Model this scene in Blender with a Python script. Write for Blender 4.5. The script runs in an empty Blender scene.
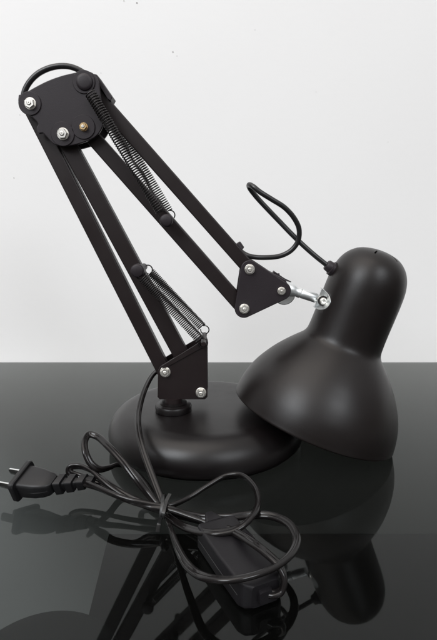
import bpy, bmesh, math, random
from mathutils import Vector, Matrix, noise
random.seed(4)
scene = bpy.context.scene
col = scene.collection

# ---------------------------------------------------------------- camera
F_PX, PITCH, CAM_H, CAM_D = 507.63, 0.19096, 0.1966, 0.4387
CX, CY = 218.5, 320.0
cam_data = bpy.data.cameras.new('camera')
cam = bpy.data.objects.new('camera', cam_data)
col.objects.link(cam)
cam_data.sensor_fit = 'VERTICAL'
cam_data.sensor_height = 24.0
cam_data.lens = F_PX / 640.0 * 24.0
cam_data.clip_start = 0.01
cam_data.clip_end = 60
cam.location = (0, -CAM_D, CAM_H)
cam.rotation_euler = (math.pi / 2 - PITCH, 0, 0)
scene.camera = cam

# ---------------------------------------------------------------- light
world = bpy.data.worlds.new('World')
scene.world = world
world.use_nodes = True
bg = world.node_tree.nodes['Background']
bg.inputs[1].default_value = 1.0
# the room: bright ceiling, dimmer walls and furniture, dark floor
wt = world.node_tree
w_tc = wt.nodes.new('ShaderNodeTexCoord')
w_sep = wt.nodes.new('ShaderNodeSeparateXYZ')
w_map = wt.nodes.new('ShaderNodeMapRange')
w_map.inputs['From Min'].default_value = -1
w_map.inputs['From Max'].default_value = 1
w_cr = wt.nodes.new('ShaderNodeValToRGB')
wt.links.new(w_tc.outputs['Generated'], w_sep.inputs[0])
wt.links.new(w_sep.outputs['Z'], w_map.inputs[0])
wt.links.new(w_map.outputs[0], w_cr.inputs[0])
wt.links.new(w_cr.outputs[0], bg.inputs[0])
els = w_cr.color_ramp.elements
els[0].position = 0.30; els[0].color = (0.025, 0.023, 0.022, 1)
els[1].position = 0.95; els[1].color = (0.85, 0.83, 0.81, 1)
e = els.new(0.50); e.color = (0.10, 0.083, 0.074, 1)
e = els.new(0.70); e.color = (0.42, 0.42, 0.43, 1)


def area(name, loc, target, sx, sy, power, color):
    d = bpy.data.lights.new(name, 'AREA')
    d.shape = 'RECTANGLE'
    d.size, d.size_y = sx, sy
    d.energy = power
    d.color = color
    o = bpy.data.objects.new(name, d)
    o.location = loc
    o.rotation_euler = (Vector(target) - Vector(loc)).to_track_quat('-Z', 'Y').to_euler()
    col.objects.link(o)
    return o


def polar(az, el, dist):       # direction seen from the lamp: 0 = behind the camera, + = to the right
    az, el = math.radians(az), math.radians(el)
    return (dist * math.sin(az) * math.cos(el), -dist * math.cos(az) * math.cos(el), 0.1 + dist * math.sin(el))


area('window_light', polar(-40, 36, 2.6), (0, 0, 0.15), 1.10, 1.15, 39, (0.92, 0.96, 1.0))
area('window_light', polar(30, 33, 2.8), (0, 0, 0.15), 1.00, 1.05, 21, (0.92, 0.96, 1.0))
area('overhead_fill', (-0.7, -0.5, 2.3), (-0.1, 0.15, 0.2), 2.4, 2.0, 25, (1.0, 0.925, 0.855))  # added soft fill from above that brightens the wall, no known fixture

vs = scene.view_settings
vs.view_transform = 'Standard'
vs.look = 'None'
vs.exposure = 0.04
vs.gamma = 1.0


# ---------------------------------------------------------------- helpers
def ray(px, py):
    c, s = math.cos(PITCH), math.sin(PITCH)
    x = (px - CX) / F_PX
    y = (py - CY) / F_PX
    return Vector((x, c - y * s, -s - y * c))


def U(px, py, y):            # point of the depth plane y
    r = ray(px, py)
    t = (y + CAM_D) / r.y
    return Vector((0, -CAM_D, CAM_H)) + r * t


def Z(px, py, z):            # point at height z
    r = ray(px, py)
    t = (z - CAM_H) / r.z
    return Vector((0, -CAM_D, CAM_H)) + r * t


def tag(o, label=None, cat=None, group=None, kind=None):
    if label: o['label'] = label
    if cat: o['category'] = cat
    if group: o['group'] = group
    if kind: o['kind'] = kind
    return o


def empty(name, loc):
    o = bpy.data.objects.new(name, None)
    o.empty_display_size = 0.02
    o.location = loc
    col.objects.link(o)
    return o


def obj(name, bm, m, parent=None, smooth=40, bevel=0.0, seg=3):
    bmesh.ops.recalc_face_normals(bm, faces=bm.faces)
    me = bpy.data.meshes.new(name)
    bm.to_mesh(me)
    bm.free()
    for p in me.polygons:
        p.use_smooth = True
    me.set_sharp_from_angle(angle=math.radians(smooth))
    o = bpy.data.objects.new(name, me)
    for mm in (m if isinstance(m, (list, tuple)) else [m]):
        me.materials.append(mm)
    col.objects.link(o)
    if parent is not None:
        o.parent = parent
        off = Vector((0, 0, 0))
        q = parent
        while q is not None:
            off += q.location
            q = q.parent
        o.location = -off
        me.transform(Matrix.Translation(Vector((0, 0, 0))))
    if bevel:
        b = o.modifiers.new('bevel', 'BEVEL')
        b.width = bevel
        b.segments = seg
        b.limit_method = 'ANGLE'
        b.angle_limit = math.radians(35)
        b.harden_normals = True
    return o


def frame(axis):
    a = axis.normalized()
    t = Vector((0, 1, 0)) if abs(a.y) < 0.9 else Vector((1, 0, 0))
    u = a.cross(t).normalized()
    return a, u, a.cross(u).normalized()


def lathe(bm, origin, axis, prof, n=64, caps=True):
    a, u, v = frame(axis)
    rings = []
    for t, r in prof:
        c = origin + a * t
        if r < 1e-7:
            rings.append([bm.verts.new(c)])
        else:
            rings.append([bm.verts.new(c + (u * math.cos(k * 2 * math.pi / n) + v * math.sin(k * 2 * math.pi / n)) * r) for k in range(n)])
    for A, B in zip(rings, rings[1:]):
        for k in range(n):
            k2 = (k + 1) % n
            if len(A) == 1 and len(B) == 1: continue
            if len(A) == 1: bm.faces.new((A[0], B[k], B[k2]))
            elif len(B) == 1: bm.faces.new((A[k], A[k2], B[0]))
            else: bm.faces.new((A[k], A[k2], B[k2], B[k]))
    if caps:
        for R in (rings[0], rings[-1]):
            if len(R) > 1: bm.faces.new(R)
    return rings


def rod(bm, p, q, r, n=24, r2=None, ch=0.0003):
    d = q - p
    L = d.length
    r2 = r if r2 is None else r2
    lathe(bm, p, d, [(0, max(r - ch, 1e-5)), (ch, r), (L - ch, r2), (L, max(r2 - ch, 1e-5))], n)


def prism(bm, pts, y0, y1):
    """outline given as 3-D points, pushed to the depths y0 and y1"""
    A = [bm.verts.new((p.x, y0, p.z)) for p in pts]
    B = [bm.verts.new((p.x, y1, p.z)) for p in pts]
    n = len(pts)
    bm.faces.new(A)
    bm.faces.new(B[::-1])
    for i in range(n):
        bm.faces.new((A[i], B[i], B[(i + 1) % n], A[(i + 1) % n]))


def hull_outline(circles, n=40):
    """rounded outline around circles (centre Vector in x/z, radius)"""
    P = []
    for c, r in circles:
        for k in range(n):
            a = 2 * math.pi * k / n
            P.append((c.x + r * math.cos(a), c.z + r * math.sin(a)))
    P = sorted(set(P))
    def half(pp):
        h = []
        for p in pp:
            while len(h) >= 2 and (h[-1][0] - h[-2][0]) * (p[1] - h[-2][1]) - (h[-1][1] - h[-2][1]) * (p[0] - h[-2][0]) <= 0:
                h.pop()
            h.append(p)
        return h[:-1]
    H = half(P) + half(P[::-1])
    return [Vector((x, 0, z)) for x, z in H]


def spline(pts, per=14, closed=False):
    """centripetal Catmull-Rom"""
    P = [Vector(p) for p in pts]
    P = [P[0] * 2 - P[1]] + P + [P[-1] * 2 - P[-2]]
    out = []
    for i in range(1, len(P) - 2):
        p0, p1, p2, p3 = P[i - 1:i + 3]
        t0 = 0
        t1 = t0 + max((p1 - p0).length, 1e-6) ** .5
        t2 = t1 + max((p2 - p1).length, 1e-6) ** .5
        t3 = t2 + max((p3 - p2).length, 1e-6) ** .5
        for k in range(per):
            t = t1 + (t2 - t1) * k / per
            A1 = p0 * ((t1 - t) / (t1 - t0)) + p1 * ((t - t0) / (t1 - t0))
            A2 = p1 * ((t2 - t) / (t2 - t1)) + p2 * ((t - t1) / (t2 - t1))
            A3 = p2 * ((t3 - t) / (t3 - t2)) + p3 * ((t - t2) / (t3 - t2))
            B1 = A1 * ((t2 - t) / (t2 - t0)) + A2 * ((t - t0) / (t2 - t0))
            B2 = A2 * ((t3 - t) / (t3 - t1)) + A3 * ((t - t1) / (t3 - t1))
            out.append(B1 * ((t2 - t) / (t2 - t1)) + B2 * ((t - t1) / (t2 - t1)))
    out.append(P[-2])
    return out


def sweep(bm, path, prof, twist=None, up=Vector((0, 0, 1)), caps=True):
    """carry the closed 2-D outline prof along the path (parallel transport)"""
    n = len(path)
    T = []
    for i in range(n):
        d = path[min(i + 1, n - 1)] - path[max(i - 1, 0)]
        T.append(d.normalized() if d.length > 1e-9 else (T[-1] if T else Vector((1, 0, 0))))
    u = (up - T[0] * up.dot(T[0]))
    u = u.normalized() if u.length > 1e-3 else T[0].orthogonal().normalized()
    rings = []
    for i in range(n):
        if i:
            u = u - T[i] * u.dot(T[i])
            u.normalize()
        v = T[i].cross(u)
        a = twist(i / (n - 1)) if twist else 0
        uu = u * math.cos(a) + v * math.sin(a)
        vv = T[i].cross(uu)
        rings.append([bm.verts.new(path[i] + uu * p[0] + vv * p[1]) for p in prof])
    m = len(prof)
    for A, B in zip(rings, rings[1:]):
        for k in range(m):
            bm.faces.new((A[k], A[(k + 1) % m], B[(k + 1) % m], B[k]))
    if caps:
        bm.faces.new(rings[0])
        bm.faces.new(rings[-1])


def circ(r, n=10):
    return [(r * math.cos(2 * math.pi * k / n), r * math.sin(2 * math.pi * k / n)) for k in range(n)]


def twin(r):
    """outline of flat two-core flex: two cores with a shallow groove between"""
    out = []
    for s_ in (1, -1):
        for k in range(11):
            a = math.radians(-125 + 250 * k / 10)
            out.append((s_ * (r * 0.62 + r * math.cos(a)), s_ * r * math.sin(a)))
    return out


def lin(*rgb):
    return tuple(rgb) + (1,)


# ---------------------------------------------------------------- materials
def mat(name, color, rough=0.4, metal=0.0, bump=0.0, bscale=800, rvar=0.0, spec=0.5, coat=0.0, cvar=0.0, cscale=60):
    m = bpy.data.materials.new(name)
    m.use_nodes = True
    nt = m.node_tree
    b = nt.nodes['Principled BSDF']
    b.inputs['Base Color'].default_value = lin(*color)
    b.inputs['Roughness'].default_value = rough
    b.inputs['Metallic'].default_value = metal
    b.inputs['Specular IOR Level'].default_value = spec
    b.inputs['Coat Weight'].default_value = coat
    tc = nt.nodes.new('ShaderNodeTexCoord')
    if bump:
        n = nt.nodes.new('ShaderNodeTexNoise')
        n.inputs['Scale'].default_value = bscale
        n.inputs['Detail'].default_value = 3
        nt.links.new(tc.outputs['Object'], n.inputs['Vector'])
        bp = nt.nodes.new('ShaderNodeBump')
        bp.inputs['Strength'].default_value = bump
        bp.inputs['Distance'].default_value = 0.0004
        nt.links.new(n.outputs[0], bp.inputs['Height'])
        nt.links.new(bp.outputs[0], b.inputs['Normal'])
    if rvar:
        n = nt.nodes.new('ShaderNodeTexNoise')
        n.inputs['Scale'].default_value = 45
        n.inputs['Detail'].default_value = 6
        nt.links.new(tc.outputs['Object'], n.inputs['Vector'])
        mr = nt.nodes.new('ShaderNodeMapRange')
        mr.inputs['From Min'].default_value = 0.3
        mr.inputs['From Max'].default_value = 0.7
        mr.inputs['To Min'].default_value = rough - rvar
        mr.inputs['To Max'].default_value = rough + rvar
        nt.links.new(n.outputs[0], mr.inputs[0])
        nt.links.new(mr.outputs[0], b.inputs['Roughness'])
    if cvar:
        n = nt.nodes.new('ShaderNodeTexNoise')
        n.inputs['Scale'].default_value = cscale
        n.inputs['Detail'].default_value = 5
        nt.links.new(tc.outputs['Object'], n.inputs['Vector'])
        cr = nt.nodes.new('ShaderNodeValToRGB')
        cr.color_ramp.elements[0].position = 0.3
        cr.color_ramp.elements[1].position = 0.7
        cr.color_ramp.elements[0].color = lin(*[c * (1 - cvar) for c in color])
        cr.color_ramp.elements[1].color = lin(*[c * (1 + cvar) for c in color])
        nt.links.new(n.outputs[0], cr.inputs[0])
        nt.links.new(cr.outputs[0], b.inputs['Base Color'])
    return m


M_shade = mat('satin black paint', (0.0055, 0.0036, 0.0034), 0.36, bump=0.16, bscale=2600, rvar=0.035, spec=0.38)
M_base = mat('black moulded plastic', (0.0050, 0.0038, 0.0040), 0.35, bump=0.12, bscale=2600, rvar=0.035, spec=0.38)
M_arm = mat('matte black steel', (0.0115, 0.0070, 0.0072), 0.43, bump=0.18, bscale=2200, rvar=0.05, spec=0.38)
M_plate = mat('black nylon', (0.0165, 0.0118, 0.0148), 0.50, bump=0.22, bscale=1800, rvar=0.05, spec=0.40)
M_spring = mat('blackened spring wire', (0.030, 0.027, 0.027), 0.38, metal=0.5)
M_cable = mat('black rubber cable', (0.012, 0.0115, 0.012), 0.33, bump=0.08, bscale=900, rvar=0.04)
M_cord = mat('black vinyl flex', (0.007, 0.006, 0.006), 0.16, bump=0.06, bscale=500, rvar=0.05, spec=0.36)
M_plug = mat('dark vinyl plug', (0.0075, 0.0072, 0.0080), 0.42, bump=0.1, bscale=1500, rvar=0.05, spec=0.4)
M_switch = mat('charcoal switch plastic', (0.0080, 0.0072, 0.0085), 0.45, bump=0.2, bscale=1700, spec=0.28)
M_nut = mat('zinc plated steel', (0.86, 0.84, 0.79), 0.42, metal=1.0, rvar=0.06)
M_brass = mat('brass', (0.75, 0.55, 0.30), 0.38, metal=1.0)
M_chrome = mat('bright nickel', (0.86, 0.88, 0.88), 0.44, metal=1.0, rvar=0.05)
M_zinc = mat('brushed zinc', (0.70, 0.72, 0.72), 0.40, metal=1.0, rvar=0.08)
M_prong = mat('polished prong metal', (0.70, 0.72, 0.72), 0.12, metal=1.0)
M_inner = mat('inside of the shade', (0.02, 0.02, 0.02), 0.6)
M_tie = mat('plastic tie', (0.012, 0.012, 0.012), 0.4)

# wall paint
M_wall = bpy.data.materials.new('white painted wall')
M_wall.use_nodes = True
nt = M_wall.node_tree
b = nt.nodes['Principled BSDF']
b.inputs['Roughness'].default_value = 0.75
tc = nt.nodes.new('ShaderNodeTexCoord')
n1 = nt.nodes.new('ShaderNodeTexNoise'); n1.inputs['Scale'].default_value = 3.0; n1.inputs['Detail'].default_value = 6
n2 = nt.nodes.new('ShaderNodeTexNoise'); n2.inputs['Scale'].default_value = 130; n2.inputs['Detail'].default_value = 5
nt.links.new(tc.outputs['Object'], n1.inputs['Vector'])
nt.links.new(tc.outputs['Object'], n2.inputs['Vector'])
cr = nt.nodes.new('ShaderNodeValToRGB')
cr.color_ramp.elements[0].position = 0.3; cr.color_ramp.elements[0].color = (0.875, 0.865, 0.855, 1)
cr.color_ramp.elements[1].position = 0.7; cr.color_ramp.elements[1].color = (0.90, 0.892, 0.882, 1)
nt.links.new(n1.outputs[0], cr.inputs[0])
nt.links.new(cr.outputs[0], b.inputs['Base Color'])
bp = nt.nodes.new('ShaderNodeBump'); bp.inputs['Strength'].default_value = 0.16; bp.inputs['Distance'].default_value = 0.0008
nt.links.new(n2.outputs[0], bp.inputs['Height'])
nt.links.new(bp.outputs[0], b.inputs['Normal'])

M_speck = mat('paint speck', (0.22, 0.2, 0.19), 0.7)

# tinted glass: a real sheet; the top face mirrors by Fresnel, every face tints what is seen through it
def glass_material(name, tint, mirror):
    m = bpy.data.materials.new(name)
    m.use_nodes = True
    nt = m.node_tree
    nt.nodes.clear()
    out = nt.nodes.new('ShaderNodeOutputMaterial')
    tr = nt.nodes.new('ShaderNodeBsdfTransparent')
    tr.inputs[0].default_value = lin(*tint)
    if mirror:
        gl = nt.nodes.new('ShaderNodeBsdfGlossy')
        gl.inputs['Color'].default_value = (0.97, 1.0, 0.985, 1)
        tc = nt.nodes.new('ShaderNodeTexCoord')
        n = nt.nodes.new('ShaderNodeTexNoise')       # faint smears of handling
        n.inputs['Scale'].default_value = 14
        n.inputs['Detail'].default_value = 8
        nt.links.new(tc.outputs['Object'], n.inputs['Vector'])
        mr = nt.nodes.new('ShaderNodeMapRange')
        mr.inputs['From Min'].default_value = 0.35
        mr.inputs['From Max'].default_value = 0.75
        mr.inputs['To Min'].default_value = 0.012
        mr.inputs['To Max'].default_value = 0.05
        nt.links.new(n.outputs[0], mr.inputs[0])
        nt.links.new(mr.outputs[0], gl.inputs['Roughness'])
        fr = nt.nodes.new('ShaderNodeFresnel')
        fr.inputs[0].default_value = 1.35
        mix = nt.nodes.new('ShaderNodeMixShader')
        nt.links.new(fr.outputs[0], mix.inputs[0])
        nt.links.new(tr.outputs[0], mix.inputs[1])
        nt.links.new(gl.outputs[0], mix.inputs[2])
        # tiny dust specks, plus a pale film that paints in grazing sheen
        df = nt.nodes.new('ShaderNodeBsdfDiffuse')
        df.inputs[0].default_value = (0.6, 0.6, 0.58, 1)
        n3 = nt.nodes.new('ShaderNodeTexNoise'); n3.inputs['Scale'].default_value = 900; n3.inputs['Detail'].default_value = 2
        nt.links.new(tc.outputs['Object'], n3.inputs['Vector'])
        m3 = nt.nodes.new('ShaderNodeMapRange')
        m3.inputs['From Min'].default_value = 0.70; m3.inputs['From Max'].default_value = 0.84
        m3.inputs['To Min'].default_value = 0.0015; m3.inputs['To Max'].default_value = 0.09
        nt.links.new(n3.outputs[0], m3.inputs[0])
        mx = nt.nodes.new('ShaderNodeMixShader')
        # pale sheen put into the colour at flat angles, brightening the far glass
        lw = nt.nodes.new('ShaderNodeLayerWeight'); lw.inputs[0].default_value = 0.5
        pw = nt.nodes.new('ShaderNodeMath'); pw.operation = 'POWER'; pw.inputs[1].default_value = 8
        ml = nt.nodes.new('ShaderNodeMath'); ml.operation = 'MULTIPLY_ADD'; ml.inputs[1].default_value = 0.52
        nt.links.new(lw.outputs['Facing'], pw.inputs[0])
        nt.links.new(pw.outputs[0], ml.inputs[0])
        nt.links.new(m3.outputs[0], ml.inputs[2])
        nt.links.new(ml.outputs[0], mx.inputs[0])
        nt.links.new(mix.outputs[0], mx.inputs[1])
        nt.links.new(df.outputs[0], mx.inputs[2])
        nt.links.new(mx.outputs[0], out.inputs[0])
    else:
        nt.links.new(tr.outputs[0], out.inputs[0])
    return m


M_glass_top = glass_material('smoked glass upper face', (0.40, 0.42, 0.415), True)
M_glass_low = glass_material('smoked glass body', (0.40, 0.42, 0.415), False)
M_shelf = mat('dark brown board', (0.022, 0.018, 0.016), 0.6, cvar=0.25)
M_disc = mat('dark grey disc', (0.10, 0.10, 0.10), 0.7)

# ---------------------------------------------------------------- setting
WALL_Y = 0.262
bm = bmesh.new()
nx, nz = 60, 60
g = []
x0, x1, z0, z1 = -3, 3, -1.2, 2.6
vsq = [bm.verts.new(p) for p in ((x0, WALL_Y, z0), (x1, WALL_Y, z0), (x1, WALL_Y, z1), (x0, WALL_Y, z1),
                                (x0, WALL_Y + 0.1, z0), (x1, WALL_Y + 0.1, z0), (x1, WALL_Y + 0.1, z1), (x0, WALL_Y + 0.1, z1))]
for f in ((0, 1, 2, 3), (7, 6, 5, 4), (0, 4, 5, 1), (1, 5, 6, 2), (2, 6, 7, 3), (3, 7, 4, 0)):
    bm.faces.new([vsq[i] for i in f])
# small specks and chips in the paint
wall = tag(obj('wall', bm, M_wall), kind='structure')
bm = bmesh.new()
specks = [(137, 3, .7), (124, 1, .5), (173, 52, .6), (177, 56, .35), (101, 73, .35), (14, 178, .45), (20, 115, .3), (316, 92, .25), (388, 142, .25), (255, 30, .25)]
for (px, py, r) in specks:
    p = U(px, py, WALL_Y)
    rr = r * 0.0011
    ring = [bm.verts.new((p.x + rr * (1 + .4 * random.random()) * math.cos(a * math.pi / 4), WALL_Y - 0.0003, p.z + rr * .8 * (1 + .4 * random.random()) * math.sin(a * math.pi / 4))) for a in range(8)]
    top = bm.verts.new((p.x, WALL_Y - 0.0007, p.z))
    for i in range(8):
        bm.faces.new((ring[i], ring[(i + 1) % 8], top))
obj('paint_specks', bm, M_speck, wall)

# glass table top: sheet 8 mm thick, its back edge set against the wall
bm = bmesh.new()
X, Y0, Y1, T = 1.3, -1.3, WALL_Y - 0.0015, 0.008
XL = -0.42  # unseen left edge, cut short so light reaches the wall below the glass
v = [bm.verts.new(p) for p in ((XL, Y0, 0), (X, Y0, 0), (X, Y1, 0), (XL, Y1, 0), (XL, Y0, -T), (X, Y0, -T), (X, Y1, -T), (XL, Y1, -T))]
for i, f in enumerate(((0, 1, 2, 3), (7, 6, 5, 4), (0, 4, 5, 1), (1, 5, 6, 2), (2, 6, 7, 3), (3, 7, 4, 0))):
    ff = bm.faces.new([v[k] for k in f])
    ff.material_index = 0 if i == 0 else 1
tabletop = tag(obj('tabletop', bm, [M_glass_top, M_glass_low]), kind='structure')

# board under the glass, dimly seen through it
a = Z(109, 534, -0.27); c = Z(88, 618, -0.27)
d = (c - a).normalized()
bm = bmesh.new()
q = [Vector((a.x, a.y, 0)), Vector((a.x, a.y, 0)) + Vector((d.x, d.y, 0)) * 0.9, Vector((1.3, -0.9, 0)), Vector((1.3, a.y, 0))]
A = [bm.verts.new((p.x, p.y, -0.27)) for p in q]
B = [bm.verts.new((p.x, p.y, -0.29)) for p in q]
bm.faces.new(A); bm.faces.new(B[::-1])
for i in range(4):
    bm.faces.new((A[i], B[i], B[(i + 1) % 4], A[(i + 1) % 4]))
tag(obj('lower_shelf', bm, M_shelf), kind='structure')

# unidentified dark round shape at the left, built as a disc on a column
far = Z(64, 606, -0.20)
RS = 0.075
sc_ = Vector((far.x, far.y - RS, 0))
round_object = tag(empty('round_dark_object', (sc_.x, sc_.y, -0.75)), 'round dark shape dimly seen through the smoked glass in the lower left corner', 'round_object')
bm = bmesh.new()
lathe(bm, sc_ + Vector((0, 0, -0.235)), Vector((0, 0, 1)), [(0, .01), (0, RS - .004), (.004, RS), (.027, RS), (.033, RS - .004), (.035, RS - .010), (.035, 0)], 64, caps=False)
obj('disc', bm, M_disc, round_object)
bm = bmesh.new()
lathe(bm, sc_ + Vector((0, 0, -0.75)), Vector((0, 0, 1)), [(0, .07), (.01, .07), (.02, .02), (.04, .014), (.516, .014)], 32)
obj('column', bm, M_disc, round_object)

# ---------------------------------------------------------------- desk lamp
YA = -0.007                                   # the arms' middle plane
BX, HB = -0.0116, 0.0343
lamp = tag(empty('desk_lamp', (BX, 0, 0)),
           'matte black swing-arm desk lamp with bell shade and round base on dark glass', 'desk lamp')

# base
bm = bmesh.new()
prof = [(0.0022, 0.0), (0.0022, 0.078), (0.0022, 0.0800), (0.0030, 0.0830), (0.0050, 0.0852)]
for k in range(19):                            # wide rounded shoulder
    a = math.radians(-12 + k * 102 / 18)
    prof.append((0.0115 + (HB - 0.0120) * max(math.sin(a), -0.25) , 0.0645 + 0.0230 * math.cos(a)))
prof += [(HB - 0.0002, 0.058), (HB + 0.0002, 0.045), (HB + 0.0005, 0.02), (HB + 0.0005, 0.0)]
lathe(bm, Vector((BX, 0, 0)), Vector((0, 0, 1)), prof, 128, caps=False)
base = obj('base', bm, M_base, lamp, smooth=60)
bm = bmesh.new()
lathe(bm, Vector((BX, 0, 0)), Vector((0, 0, 1)), [(0.0, 0.0), (0.0, 0.0765), (0.0024, 0.0772), (0.0024, 0.0)], 96, caps=False)
obj('foot_pad', bm, mat('rubber foot', (0.012, 0.012, 0.012), 0.7), base, smooth=40)

# pole and its collar
PC = Z(173.5, 406, HB + 0.004)
bm = bmesh.new()
lathe(bm, Vector((PC.x, PC.y, HB)), Vector((0, 0, 1)),
      [(0.0, 0.0150), (0.0006, 0.0158), (0.0045, 0.0160), (0.0060, 0.0152), (0.0063, 0.0130), (0.0068, 0.0118), (0.0078, 0.0118), (0.0082, 0.009), (0.0082, 0.004)], 64)
obj('collar', bm, M_base, lamp)
BLK_BOT = U(183, 399, YA - 0.013).z
bm = bmesh.new()
lathe(bm, Vector((PC.x, PC.y, HB + 0.0082)), Vector((0, 0, 1)), [(0.0, 0.0075), (BLK_BOT - HB - 0.0078, 0.0075)], 40)
obj('pole', bm, M_arm, lamp)


def hex_nut(px, py, y, parent, r=0.0038, brass=False, turn=0.0):
    p = U(px, py, y)
    A = Vector((0, -1, 0))
    bm = bmesh.new()
    # washer
    lathe(bm, p, A, [(0, r * 1.12), (0.0004, r * 1.12), (0.0006, r * 1.06), (0.0006, r * .3)], 32)
    # hexagon with chamfered crown
    aa, u, w = frame(A)
    def hexring(t, rr):
        return [bm.verts.new(p + aa * t + (u * math.cos(k * math.pi / 3 + turn) + w * math.sin(k * math.pi / 3 + turn)) * rr) for k in range(6)]
    R = [hexring(0.0006, r), hexring(0.0024, r), hexring(0.0031, r * 0.86), hexring(0.0031, r * 0.5), hexring(0.0022, r * 0.46)]
    for a_, b_ in zip(R, R[1:]):
        for k in range(6):
            bm.faces.new((a_[k], a_[(k + 1) % 6], b_[(k + 1) % 6], b_[k]))
    bm.faces.new(R[-1])
    o = obj('hex_nut', bm, M_brass if brass else M_nut, parent, smooth=25)
    bm = bmesh.new()
    lathe(bm, p + A * 0.002, A, [(0, r * .42), (0.0014, r * .42), (0.0018, r * .30), (0.0018, r * .12), (0.0012, r * .10), (0.0012, 0)], 20)
    o2 = obj('bolt_end', bm, M_nut, parent, smooth=30)
    return o


# mounting block: a folded steel cheek plate, the bars run inside it
YF = YA - 0.0130
def PL(lst, y): return [U(px, py, y) for px, py in lst]

blk = [(157.5, 397), (159.5, 399.5), (205, 399.5), (207.5, 397), (207.2, 347), (205.5, 341.5), (201, 342.0), (162, 365.0), (159.3, 367.5), (158.0, 371)]
bm = bmesh.new()
prism(bm, PL(blk, YF), YF, YF + 0.0016)
block = obj('mounting_block', bm, M_arm, lamp, bevel=0.0005)
bm = bmesh.new()
prism(bm, PL(blk, YF), YA + 0.0114, YA + 0.0130)
obj('back_cheek', bm, M_arm, block, bevel=0.0005)
# folded bottom and right side of the block
bm = bmesh.new()
w = PL([(159.5, 399.3), (205, 399.3), (205, 397.8), (159.5, 397.8)], YF)
prism(bm, w, YF + 0.0012, YA + 0.0118)
w = PL([(205.6, 398), (207.2, 396), (207.0, 349), (205.4, 351)], YF)
prism(bm, w, YF + 0.0012, YA + 0.0118)
obj('web', bm, M_arm, block, bevel=0.0003)
# folded lip along the slanting top
bm = bmesh.new()
w = PL([(161, 366.0), (163.5, 369.0), (206, 345.5), (205.0, 340.8), (201, 341.2)], YF)
prism(bm, w, YF - 0.0010, YF + 0.0004)
obj('top_lip', bm, M_arm, block, bevel=0.0004)
hex_nut(165.2, 372, YF, block, 0.0041, turn=.2)
hex_nut(201, 392.6, YF, block, 0.0041, turn=.5)


# the four arm bars
def arm_bar(pa, pb, y, half_w, half_d=0.0048, ext=0.004):
    A, B = U(pa[0], pa[1], y), U(pb[0], pb[1], y)
    d = (B - A).normalized()
    n = Vector((d.z, 0, -d.x))
    A = A - d * ext
    B = B + d * ext
    bm = bmesh.new()
    prism(bm, [A + n * half_w, B + n * half_w, B - n * half_w, A - n * half_w], y - half_d, y + half_d)
    return obj('arm_bar', bm, M_arm, lamp, bevel=0.0012, seg=4)


arm_bar((30, 104), (165, 372), YA, 0.0061)
arm_bar((63, 134), (198.5, 386), YA, 0.0067)
arm_bar((84.5, 82), (249.5, 269), YA, 0.0058)
arm_bar((84, 127), (244, 309), YA, 0.0060)

# elbow hub: two cheek plates and a web across the top
YH = YA - 0.0125
hub_px = [(22.5, 96), (26, 92.5), (35, 87), (48, 80.5), (62, 75.5), (76, 72.2), (84, 70.6), (92, 72.5), (97.5, 79), (100, 92), (102.5, 108), (103.8, 120), (101, 130), (95, 137), (86, 141.5), (74, 145), (62, 146.5), (53, 143.5), (46, 136), (42.5, 133), (38, 133.5), (36.5, 128), (38, 124), (32, 117), (24.5, 112), (20.5, 104)]
hub_pts = spline(PL(hub_px + hub_px[:1], YH), 4)[:-1]
bm = bmesh.new()
prism(bm, hub_pts, YH, YH + 0.0032)
hub = obj('elbow_plate', bm, M_plate, lamp, bevel=0.0009, smooth=35)
bm = bmesh.new()
prism(bm, hub_pts, YA + 0.0093, YA + 0.0125)
obj('elbow_plate', bm, M_plate, lamp, bevel=0.0009, smooth=35)
for px, py, r in ((30, 103.5, .0088), (62.8, 134, .0092), (83.5, 127, .0092), (84, 82, .0086)):
    bm = bmesh.new()
    lathe(bm, U(px, py, YH), Vector((0, -1, 0)), [(-.001, r), (0.0006, r), (0.0009, r - .0003), (0.0009, 0)], 48, caps=False)
    obj('boss', bm, M_plate, hub, smooth=20)
hex_nut(30.3, 103.6, YH - 0.0009, hub, 0.0041, turn=.1)
hex_nut(63, 134, YH - 0.0009, hub, 0.0042, turn=.6)
hex_nut(83.8, 127, YH - 0.0009, hub, 0.0030, True, turn=.3)
# round cap of the spring anchor
bm = bmesh.new()
c0 = U(84.5, 82, YH - 0.0009)
lathe(bm, c0, Vector((0, -1, 0)), [(0, .0063), (.0010, .0061), (.0017, .0052), (.002, .004), (.002, 0)], 40, caps=False)
obj('anchor_cap', bm, M_plate, hub)
# web folded over the top edge
bm = bmesh.new()
top = spline(PL([(27, 94), (35, 89), (48, 82.5), (62, 77.5), (76, 74.2), (90, 74)], YH), 6)
up = spline(PL([(26.6, 92), (34.5, 86.8), (47.6, 80.2), (61.8, 75.2), (76, 71.9), (91, 71.7)], YH), 6)
prism(bm, top + up[::-1], YH + 0.003, YA + 0.0095)
obj('elbow_web', bm, M_plate, lamp, smooth=50)
# flange at the right of the hub, over the top bar
bm = bmesh.new()
prism(bm, PL([(91, 73), (97, 74.5), (112.5, 97), (110.5, 101), (107.5, 99)], YA - 0.007), YA - 0.0072, YA + 0.0072)
obj('elbow_flange', bm, M_plate, lamp, bevel=0.0006)
# spacer pins through the plates
for px, py in ((30, 104), (63, 134), (84, 127), (84.5, 82)):
    bm = bmesh.new()
    p = U(px, py, YH)
    rod(bm, Vector((p.x, YH + .001, p.z)), Vector((p.x, YA + .0135, p.z)), 0.003, 16)
    obj('pivot_pin', bm, M_nut, lamp)

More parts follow.
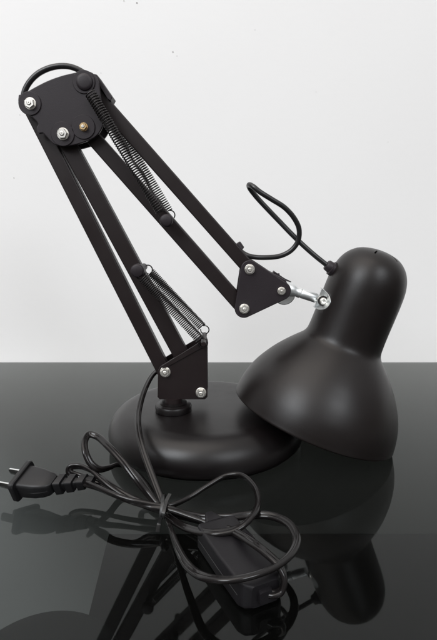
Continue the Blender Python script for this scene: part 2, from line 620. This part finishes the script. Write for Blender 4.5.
# springs: one in front and one behind each pair of bars
def spring(A, B, coil_r, wire_r, pitch, name='spring', first_loop=True):
    d = B - A
    L = d.length
    a, u, v = frame(d)
    hook = coil_r * 1.9
    body = L - 2 * hook
    turns = int(body / pitch)
    pts = []
    n = 14
    # open ring at the start
    side = u
    for k in range(0, 16 if first_loop else 0):
        t = math.pi * (1 - k / 15 * 1.0) * 1.7 + 0.3
        pts.append(A + a * (hook * .5) + (a * -math.cos(0) * 0) + (side * math.sin(t) * coil_r * 1.0) + a * (math.cos(t) * coil_r * 1.0))
    for k in range(turns * n + 1):
        t = 2 * math.pi * k / n
        wob = 1 + 0.02 * noise.noise(Vector((k * .02, L * 10, 0)))
        pts.append(A + a * (hook + body * k / (turns * n)) + (u * math.cos(t) + v * math.sin(t)) * coil_r * wob)
    for k in range(0, 16):
        t = 0.3 + math.pi * 1.7 * k / 15
        pts.append(B - a * (hook * .5) + side * math.sin(t) * coil_r * 1.0 + a * -math.cos(t) * coil_r * 1.0)
    bm = bmesh.new()
    sweep(bm, pts, circ(wire_r, 6))
    return obj(name, bm, M_spring, lamp, smooth=80)


def pin(px, py, r, y0, y1, name='spring_pin'):
    # domed head in front, plain shank behind
    p = U(px, py, y0)
    bm = bmesh.new()
    L = y1 - y0
    lathe(bm, Vector((p.x, y0, p.z)), Vector((0, 1, 0)), [(0, 0), (0, r * .75), (0.0006, r * .93), (0.0016, r), (0.0052, r), (0.006, r * .55), (L - .0005, r * .55), (L, r * .45), (L, 0)], 32, caps=False)
    return obj(name, bm, M_plate, lamp)


YS = 0.0160
S0, S1 = YA - YS, YA + YS
pin(166, 220.5, 0.0052, YA - 0.020, YA + 0.020)
pin(137, 271, 0.0056, YA - 0.020, YA + 0.020)
up_a, up_b = U(84.5, 84, S0), U(166, 220, S0)
spring(U(84.8, 84, S0 - .001), up_b, 0.0040, 0.00056, 0.00190, first_loop=False)
p, q = up_a, up_b
spring(Vector((p.x + .0035, S1, p.z)), Vector((q.x + .0025, S1, q.z + .001)), 0.0040, 0.00056, 0.00190)
lo_a, lo_b = U(137, 271, S0), U(206, 346, S0)
spring(lo_a, lo_b, 0.0038, 0.00054, 0.00160)
spring(Vector((lo_a.x + .0022, S1, lo_a.z + .0010)), Vector((lo_b.x + .0006, S1, lo_b.z + .0045)), 0.0038, 0.00054, 0.00160)
# cross pin the lower springs hook on
bm = bmesh.new()
p = U(203.5, 343.5, S0)
rod(bm, Vector((p.x, S0 - .003, p.z)), Vector((p.x, S1 + .003, p.z)), 0.0022, 16)
obj('spring_pin', bm, M_arm, lamp)

# cable bow over the elbow
bm = bmesh.new()
yb = YA + 0.001
pts = [U(x_, y_, yb) for x_, y_ in ((27, 108), (23.5, 100), (24.5, 92), (29, 83), (37, 74.5), (47, 69), (58, 66.3), (69, 66.5), (78, 69.5), (86, 74.5), (95, 83), (104, 94))]
sweep(bm, spline(pts, 12), circ(0.0023, 14))
obj('elbow_cable', bm, M_cable, lamp, smooth=80)
# collar where the cable leaves at the left ear
bm = bmesh.new()
rod(bm, U(23, 102, yb), U(23.6, 96, yb), 0.0036, 20)
obj('cable_sleeve', bm, M_plate, lamp)

# head bracket: triangular plates
YT = YA - 0.0100
c1, c2, c3 = U(249.5, 269, YT), U(244, 309, YT), U(281.5, 291, YT)
out = hull_outline([(c1, .0072), (c2, .0078), (c3, .0080)])
bm = bmesh.new()
prism(bm, out, YT, YT + 0.0022)
tri = obj('head_bracket', bm, M_plate, lamp, bevel=0.0008, smooth=35)
bm = bmesh.new()
prism(bm, out, YA + 0.0078, YA + 0.0100)
obj('head_bracket', bm, M_plate, lamp, bevel=0.0008, smooth=35)
hex_nut(249.7, 269.3, YT, tri, 0.0038, turn=.4)
hex_nut(244.3, 308.8, YT, tri, 0.0038, turn=.1)
hex_nut(281.5, 291, YT, tri, 0.0031, turn=.2)
bm = bmesh.new()
prism(bm, PL([(252, 262.5), (286, 280.5), (287.5, 283.5), (251, 265.5)], YT), YT + .0018, YA + 0.008)
obj('bracket_web', bm, M_plate, tri, bevel=0.0004)

# nickel swivel rod, ball and cup
bm = bmesh.new()
e0, e1, e2, e3 = U(281, 288.5, YA), U(289.5, 289.5, YA), U(297, 292, YA), U(317.0, 298.4, YA)
ax = e3 - e1
L = ax.length
lathe(bm, e1, ax, [(-.008, .0045), (-.0075, .0062), (.0005, .0062), (.004, .0052), (.0065, .0042), (.0075, .0044), (.0095, .0046), (.0103, .0039), (.0110, .0042), (L - .0012, .0042), (L - .0006, .0038), (L, .0036)], 40)
rodo = obj('swivel_rod', bm, M_chrome, lamp, smooth=35)
bm = bmesh.new()
lathe(bm, U(284, 293.5, YA + .0105), Vector((0, -1, 0)), [(0, .0001), (0, .0095), (.002, .0098), (.003, .009), (.003, .0001)], 40)
obj('swivel_washer', bm, M_chrome, rodo, smooth=35)
bm = bmesh.new()                                    # wing of the tightening screw
w0 = U(283, 281, YA)
sweep(bm, spline([U(273, 272, YA + .004), U(278, 275.5, YA + .004), U(284, 279.5, YA + .003), U(290, 282.5, YA + .003)], 6), [(.0012, .003), (-.0012, .003), (-.0012, -.003), (.0012, -.003)])
rod(bm, U(280, 284, YA + .003), U(277.5, 273.5, YA + .003), 0.0016, 12)
obj('wing_screw', bm, M_plate, lamp, smooth=40)

# ---- shade
C = Vector((0.0836, -0.0121, 0.0264))
AX = Vector((0.3558, 0.0159, 1)).normalized()
outer = [(0.0, .0722), (.0006, .0727), (.0030, .0725), (.008, .0719), (.014, .0708), (.020, .0692), (.0274, .0664), (.034, .0632), (.040, .0597), (.0467, .0553), (.053, .0505), (.059, .0454), (.064, .0408), (.0675, .0374), (.0698, .0353), (.0720, .0339), (.075, .0330), (.080, .0326), (.090, .0324), (.105, .0325), (.120, .0325), (.130, .0319), (.1375, .0303), (.1435, .0278), (.148, .0247), (.152, .0204), (.1545, .0159), (.156, .011), (.157, .0055), (.1573, 0)]
outer = [(t * .99, r) for t, r in outer]
# refine with a spline in the profile
pp = spline([Vector((t, r, 0)) for t, r in outer], 3)
prof = [(p.x, max(p.y, 0)) for p in pp]
prof[-1] = (prof[-1][0], 0)
inner = [(t if i < 3 else t - 0.0009, max(r - 0.0011, 0)) for i, (t, r) in enumerate(outer)]
bm = bmesh.new()
lathe(bm, C, AX, prof, 160, caps=False)
shade = obj('shade', bm, [M_shade, M_inner], lamp, smooth=70)
me = shade.data
bm = bmesh.new(); bm.from_mesh(me)
n0 = len(bm.faces)
a_, u_, v_ = frame(AX)
bm.verts.ensure_lookup_table()
ro = [bm.verts[i] for i in range(160)]
rings = lathe(bm, C, AX, [(0.0, .0708)] + [(t + (.0008 if i < 2 else -.0009), r - .0012) for i, (t, r) in enumerate(outer[2:-1])] + [(outer[-1][0] - .0012, 0)], 160, caps=False)
for k in range(160):
    bm.faces.new((ro[k], ro[(k + 1) % 160], rings[0][(k + 1) % 160], rings[0][k]))
bm.faces.ensure_lookup_table()
for f in bm.faces[n0:]:
    f.material_index = 1
    f.smooth = True
bmesh.ops.recalc_face_normals(bm, faces=bm.faces)
bm.to_mesh(me); bm.free()

# notch in the neck for the ball joint, by a boolean cut with a cylinder
notch = U(314.2, 297.0, -0.010)
bmc = bmesh.new()
lathe(bmc, notch + Vector((0, -.05, 0)), Vector((0, 1, 0)), [(0, .0102), (.1, .0102)], 48)
mc = bpy.data.meshes.new('cutter'); bmc.to_mesh(mc); bmc.free()
cut = bpy.data.objects.new('cutter', mc); col.objects.link(cut)
bpy.context.view_layer.update()
bo = shade.modifiers.new('cut', 'BOOLEAN'); bo.operation = 'DIFFERENCE'; bo.object = cut; bo.solver = 'EXACT'
# vent slots in the crown
bmc = bmesh.new()
vent_dirs = []
for k in range(6):
    ang = 2 * math.pi * k / 6 + 1.1
    rad = (u_ * math.cos(ang) + v_ * math.sin(ang))
    tan = AX.cross(rad)
    p = C + AX * .150 + rad * .0165
    for s in (0,):
        q = []
        for da in (-.0035, .0035):
            for db in (-.0007, .0007):
                for dc in (-.012, .012):
                    q.append(bmc.verts.new(p + rad * da + tan * db + AX * dc))
        for f in ((0, 1, 3, 2), (4, 6, 7, 5), (0, 4, 5, 1), (2, 3, 7, 6), (0, 2, 6, 4), (1, 5, 7, 3)):
            bmc.faces.new([q[i] for i in f])
bmesh.ops.recalc_face_normals(bmc, faces=bmc.faces)
mc2 = bpy.data.meshes.new('cutter2'); bmc.to_mesh(mc2); bmc.free()
cut2 = bpy.data.objects.new('cutter2', mc2); col.objects.link(cut2)
bo = shade.modifiers.new('cut2', 'BOOLEAN'); bo.operation = 'DIFFERENCE'; bo.object = cut2; bo.solver = 'EXACT'
bpy.context.view_layer.update()
dg = bpy.context.evaluated_depsgraph_get()
newme = bpy.data.meshes.new_from_object(shade.evaluated_get(dg))
shade.modifiers.clear()
shade.data = newme
newme.name = 'shade'
for c_ in (cut, cut2):
    bpy.data.objects.remove(c_)
newme.set_sharp_from_angle(angle=math.radians(50))
while len(newme.materials) > 2:
    newme.materials.pop()

# lamp holder inside the shade
bm = bmesh.new()
lathe(bm, C + AX * .078, AX, [(0, .012), (0, .017), (.004, .0175), (.05, .0175), (.052, .012)], 40)
obj('lamp_holder', bm, M_inner, shade)
# nickel lining of the notch + ball bolt
bm = bmesh.new()
axis2 = Vector((AX.x, 0, AX.z)).normalized()
def skin_y(p, r=.0322):              # front of the neck at the point p of the notch edge
    q = Vector((p.x - C.x, 0, p.z - C.z))
    dist = (q - axis2 * q.dot(axis2)).length
    return -.0100 - math.sqrt(max(0.0, r * r - dist * dist))
cup = []
for k in range(49):
    a = math.radians(-80 + 120 * k / 48)
    po = Vector((notch.x + .0105 * math.cos(a), 0, notch.z + .0105 * math.sin(a)))
    pi = Vector((notch.x + .0099 * math.cos(a), 0, notch.z + .0099 * math.sin(a)))
    yf = skin_y(po) - .0006
    cup.append([bm.verts.new((po.x, yf, po.z)), bm.verts.new((pi.x, yf, pi.z)), bm.verts.new((pi.x, .004, pi.z)), bm.verts.new((po.x, .004, po.z))])
for A_, B_ in zip(cup, cup[1:]):
    for k in range(4):
        bm.faces.new((A_[k], A_[(k + 1) % 4], B_[(k + 1) % 4], B_[k]))
bm.faces.new(cup[0]); bm.faces.new(cup[-1])
obj('joint_cup', bm, M_zinc, shade, smooth=40)
bm = bmesh.new()
fan = [Vector((notch.x + .0100 * math.cos(math.radians(-82 + 124 * k / 32)), 0, notch.z + .0100 * math.sin(math.radians(-82 + 124 * k / 32)))) for k in range(33)]
prism(bm, fan, -.0040, -.0024)
obj('joint_plate', bm, M_zinc, shade, bevel=.0003)
bm = bmesh.new()
bc = U(322.8, 300.8, -0.012)
lathe(bm, bc + Vector((0, .010, 0)), Vector((0, -1, 0)), [(0, .003), (0, .0031), (.0122, .0031), (.0130, .0027), (.0134, .0018), (.0130, .0012), (.0126, 0)], 32, caps=False)
obj('joint_bolt', bm, M_nut, shade, smooth=30)
bm = bmesh.new()
lathe(bm, bc + Vector((0, -.0005, 0)), Vector((0, -1, 0)), [(0, .003), (0, .0044), (.0008, .0044), (.0008, .003)], 32, caps=False)
obj('joint_washer', bm, M_spring, shade, smooth=30)

# grommet and lamp cable
g0, g1 = U(336.0, 271.5, -0.010), U(326.5, 264.5, -0.010)
bm = bmesh.new()
lathe(bm, g0, g1 - g0, [(0, .0050), (.0010, .0062), (.0052, .0062), (.0056, .0050), (.0060, .0050), (.0095, .0046), (.0102, .0040), (.0104, .0022)], 32)
obj('grommet', bm, M_plate, shade, smooth=35)
bm = bmesh.new()
cab = [(236, 246, YA + .004), (243, 253, YA + .002), (251, 256.5, YA), (266, 257.5, -.006), (280, 256, -.006), (291, 250.5, -.007), (298, 241, -.008), (299, 229, -.010), (294, 218, -.012), (284.5, 207.5, -.014), (272, 199.5, -.016),
       (260, 192, -.017), (253, 186.5, -.015), (249.2, 184.8, -.010), (249.6, 187.8, -.006), (256.5, 197, -.003), (268, 209.5, -.002), (279.5, 221.5, -.003), (291, 233.5, -.005), (304, 246, -.007), (316, 256.5, -.009), (328, 266, -.010)]
sweep(bm, spline([U(*c_) for c_ in cab], 12), circ(0.00215, 14))
obj('lamp_cable', bm, M_cable, lamp, smooth=80)
bm = bmesh.new()
lathe(bm, U(241, 250, YA - .001), U(236.5, 243.5, YA - .001) - U(241, 250, YA - .001), [(0, .003), (.0006, .0036), (.006, .0036), (.0066, .003)], 24)
obj('cable_sleeve', bm, M_plate, lamp)

# ---- power cord
def cord(pts, name, twist=None, r=0.00135, per=12):
    bm = bmesh.new()
    sweep(bm, spline(pts, per), twin(r), twist=twist)
    return obj(name, bm, M_cord, lamp, smooth=70)


R_ = 0.0014
K = (163, 508)
def zc(lst): return [Z(*p) for p in lst]

part1 = [U(*p) for p in ((172, 374, .010), (163, 368.5, .008), (154.5, 373, -.002), (145.5, 388, -.024), (139, 410, -.046), (138.5, 430, -.070), (144, 453, -.090), (153, 478, -.108), (161, 499, -.121))]
# upper left loop: down into the knot, back out round the loop and in again
tail = zc([(166, 513, .007), (176, 522, .006), (190, 529, .010), (212, 533, .016), (234, 530, .018), (250, 519, .021), (258, 503, .022), (254, 486, .023), (241, 475.5, .023), (226, 476, .021), (209, 485, .017), (190, 497, .012), (172, 505, .0105), (160, 506, .011),
           (148, 494, .016), (136, 479, .024), (122, 461, .032), (108, 446, .037), (97, 436.5, .039), (89, 434.5, .040), (84.8, 441, .038), (85.5, 452, .033), (90.5, 463, .026), (98, 469, .021), (108, 468, .018), (119, 464.5, .015), (131, 469, .012), (143, 480, .010), (155, 497, .0065), (163, 509, .0035),
           (171, 530, .0035), (178, 549, .004), (189, 567, .009), (206, 577.5, .017), (228, 580, .020), (252, 576, .021), (275, 567, .021), (291, 554, .021), (296.5, 539, .021), (289, 524, .021), (272, 516, .020), (252, 515, .018), (228, 517.5, .013), (202, 517.5, .011), (180, 513, .0085), (162, 508, .0085),
           (140, 502, .010), (120, 492, .013), (104, 481, .017), (91, 470.5, .020), (79, 466, .021), (70, 467.5, .020), (69.5, 472, .017), (77, 475.5, .0145), (92, 479.5, .013), (108, 487, .011), (128, 497, .0085), (148, 506, .006), (166, 512, .0045), (190, 518, .0045), (212, 524, .0075), (232, 531, .0165), (250, 541, .0215), (266, 553, .022), (279, 566, .020), (284.5, 580, .0145), (281, 591, .0095), (274, 594, .0085), (266, 592, .0085)])
main = cord(part1 + tail, 'power_cord', twist=lambda t: 0.9 + 1.3 * math.sin(t * 17) + 0.5 * math.sin(t * 41 + 1), r=0.0016)

# cord from the switch's far end to the plug
tail2 = zc([(222, 528, .0085), (208, 522, .0095), (190, 516, .011), (170, 509, .0125), (150, 505.5, .014), (130, 500.5, .016), (110, 493, .0175), (96, 487, .0170), (86, 483.5, .016), (78, 481.5, .0155)])
cord(tail2, 'power_cord', twist=lambda t: 0.5 + 1.2 * math.sin(t * 7), r=0.0016)

# ---- plug
def oriented_box_loop(bm, sections, origin, ax, sd, upv):
    """skin rounded-rectangle sections (t, half width, half height, corner, side offset, lift)"""
    rings = []
    for t, hw, hh, cr_, so, lo in sections:
        ring = []
        for qx, qz, a0 in ((1, 1, 0), (-1, 1, 90), (-1, -1, 180), (1, -1, 270)):
            for k in range(5):
                a = math.radians(a0 + 90 * k / 4)
                ring.append(bm.verts.new(origin + ax * t + sd * (qx * (hw - cr_) + cr_ * math.cos(a) + so) + upv * (qz * (hh - cr_) + cr_ * math.sin(a) + lo)))
        rings.append(ring)
    for A, B in zip(rings, rings[1:]):
        for k in range(20):
            bm.faces.new((A[k], A[(k + 1) % 20], B[(k + 1) % 20], B[k]))
    bm.faces.new(rings[0]); bm.faces.new(rings[-1])


ROLL = 20
pf = Z(22.5, 480.5, .0150)          # middle of the flange
pe = Z(84, 481.5, .0158)
pax = (pe - pf); PLEN = pax.length; pax.normalize()
pax = Matrix.Rotation(math.radians(-14), 3, 'Z') @ pax
psd = pax.cross(Vector((0, 0, 1))).normalized()
pup = psd.cross(pax).normalized()
roll = Matrix.Rotation(math.radians(ROLL), 3, pax)
psd, pup = roll @ psd, roll @ pup
bend = (pe - pf) - pax * PLEN      # the relief curves back to the cord
def off(t):
    k = max(0, (t - .02) / (PLEN - .02)) ** 1.3
    return bend.dot(psd) * k, bend.dot(pup) * k
def sec(t, hw, hh, c):
    a_, b_ = off(t)
    return (t, hw, hh, c, a_, b_)
bm = bmesh.new()
oriented_box_loop(bm, [sec(-.0014, .0122, .0080, .003), sec(-.0006, .0130, .0088, .0034), sec(.0020, .0130, .0088, .0034), sec(.0027, .0124, .0083, .0034), sec(.0029, .0100, .0066, .0024),
                       sec(.008, .0098, .0066, .0024), sec(.015, .0092, .0064, .0024), sec(.021, .0078, .0058, .0022), sec(.0245, .0066, .0052, .002), sec(.0262, .0048, .0042, .0018)], pf, pax, psd, pup)
plug = obj('plug', bm, M_plug, lamp, smooth=35)
bm = bmesh.new()
secs = [sec(.0255, .0034, .0036, .0014)]
t = .0268
while t < PLEN - .004:
    k = (t - .0268) / (PLEN - .0268)
    hw, hh = .0054 - .0014 * k, .0058 - .0018 * k
    secs += [sec(t, hw * .62, hh * .62, .0014), sec(t + .0012, hw * .62, hh * .62, .0014), sec(t + .0014, hw, hh, .0016), sec(t + .0052, hw * .97, hh * .97, .0016), sec(t + .0054, hw * .62, hh * .62, .0014)]
    t += .0066
secs += [sec(t, .0030, .0026, .001), sec(t + .003, .0028, .0022, .001)]
oriented_box_loop(bm, secs, pf, pax, psd, pup)
obj('strain_relief', bm, M_plug, plug, smooth=35)
bm = bmesh.new()
oriented_box_loop(bm, [sec(.0040, .00995, .00035, .0002), sec(.015, .00935, .00035, .0002), sec(.021, .00795, .00035, .0002), sec(.0245, .00670, .00035, .0002)], pf, pax, psd, pup)
obj('mould_seam', bm, M_plug, plug, smooth=35)
for s_ in (-1, 1):
    bm = bmesh.new()
    oriented_box_loop(bm, [(-.0158, .0005, .0020, .0003, s_ * .0063, 0), (-.0145, .00070, .0029, .0004, s_ * .0063, 0), (0, .00070, .0029, .0004, s_ * .0063, 0)], pf, pax, psd, pup)
    obj('prong', bm, M_prong, plug, smooth=30)

# ---- inline switch lying in front of the coil
s0, s1 = Z(217, 532, .0080), Z(264, 592, .0080)
sax = (s1 - s0); SL = sax.length; sax.normalize()
ssd = sax.cross(Vector((0, 0, 1))).normalized()
sup = ssd.cross(sax).normalized()
H = .0078
bm = bmesh.new()
oriented_box_loop(bm, [(-.0035, .0075, H * .8, .0018, 0, 0), (-.002, .0120, H * .96, .0018, 0, 0), (0, .0130, H, .0018, 0, 0), (SL * .5, .0134, H, .0018, 0, 0), (SL - .005, .0130, H, .0018, 0, 0), (SL - .001, .0112, H * .96, .002, 0, 0), (SL + .0015, .0080, H * .8, .002, 0, 0)], s0, sax, ssd, sup)
sw = obj('inline_switch', bm, M_switch, lamp, smooth=32)
bm = bmesh.new()                       # joint between the two halves of the case
oriented_box_loop(bm, [(.001, .01315, .0003, .0002, 0, -.001), (SL * .5, .01355, .0003, .0002, 0, -.001), (SL - .005, .01315, .0003, .0002, 0, -.001)], s0, sax, ssd, sup)
obj('case_joint', bm, M_inner, sw)
bm = bmesh.new()
oriented_box_loop(bm, [(-.0135, .0020, .0022, .001, 0, .004), (-.0125, .0026, .0028, .001, 0, .004), (-.003, .0064, .0060, .002, 0, .001)], s0, sax, ssd, sup)
obj('strain_relief', bm, M_switch, sw, smooth=32)
bm = bmesh.new()
oriented_box_loop(bm, [(SL, .0044, .0040, .002, 0, 0), (SL + .004, .0036, .0034, .0016, .001, 0)], s0, sax, ssd, sup)
obj('strain_relief', bm, M_switch, sw, smooth=32)

# ---- twist tie round the bundle
tie = []
kc = Z(162, 508, .0085)
bm = bmesh.new()
P = []
for k in range(30):
    a = math.radians(-60 + 400 * k / 29)
    P.append(kc + Vector((0.0012 * math.sin(a * .5) + .0012 * k / 29, .0098 * math.cos(a), .0080 * math.sin(a))))
P = [Z(157.5, 532, .003), Z(159, 524, .0035), Z(161, 515, .011), Z(162.5, 503, .0165), Z(163.0, 496, .0155), Z(164, 497, .006), Z(163, 506, .0012), Z(161, 518, .003), Z(163, 514, .013), Z(166.5, 501, .017), Z(170, 494, .019)]
sweep(bm, spline(P, 10), [(.0003, .0012), (-.0003, .0012), (-.0005, 0), (-.0003, -.0012), (.0003, -.0012), (.0005, 0)])
tag(obj('twist_tie', bm, M_tie), 'thin black twist tie wrapped around the bundled power cord', 'twist tie')
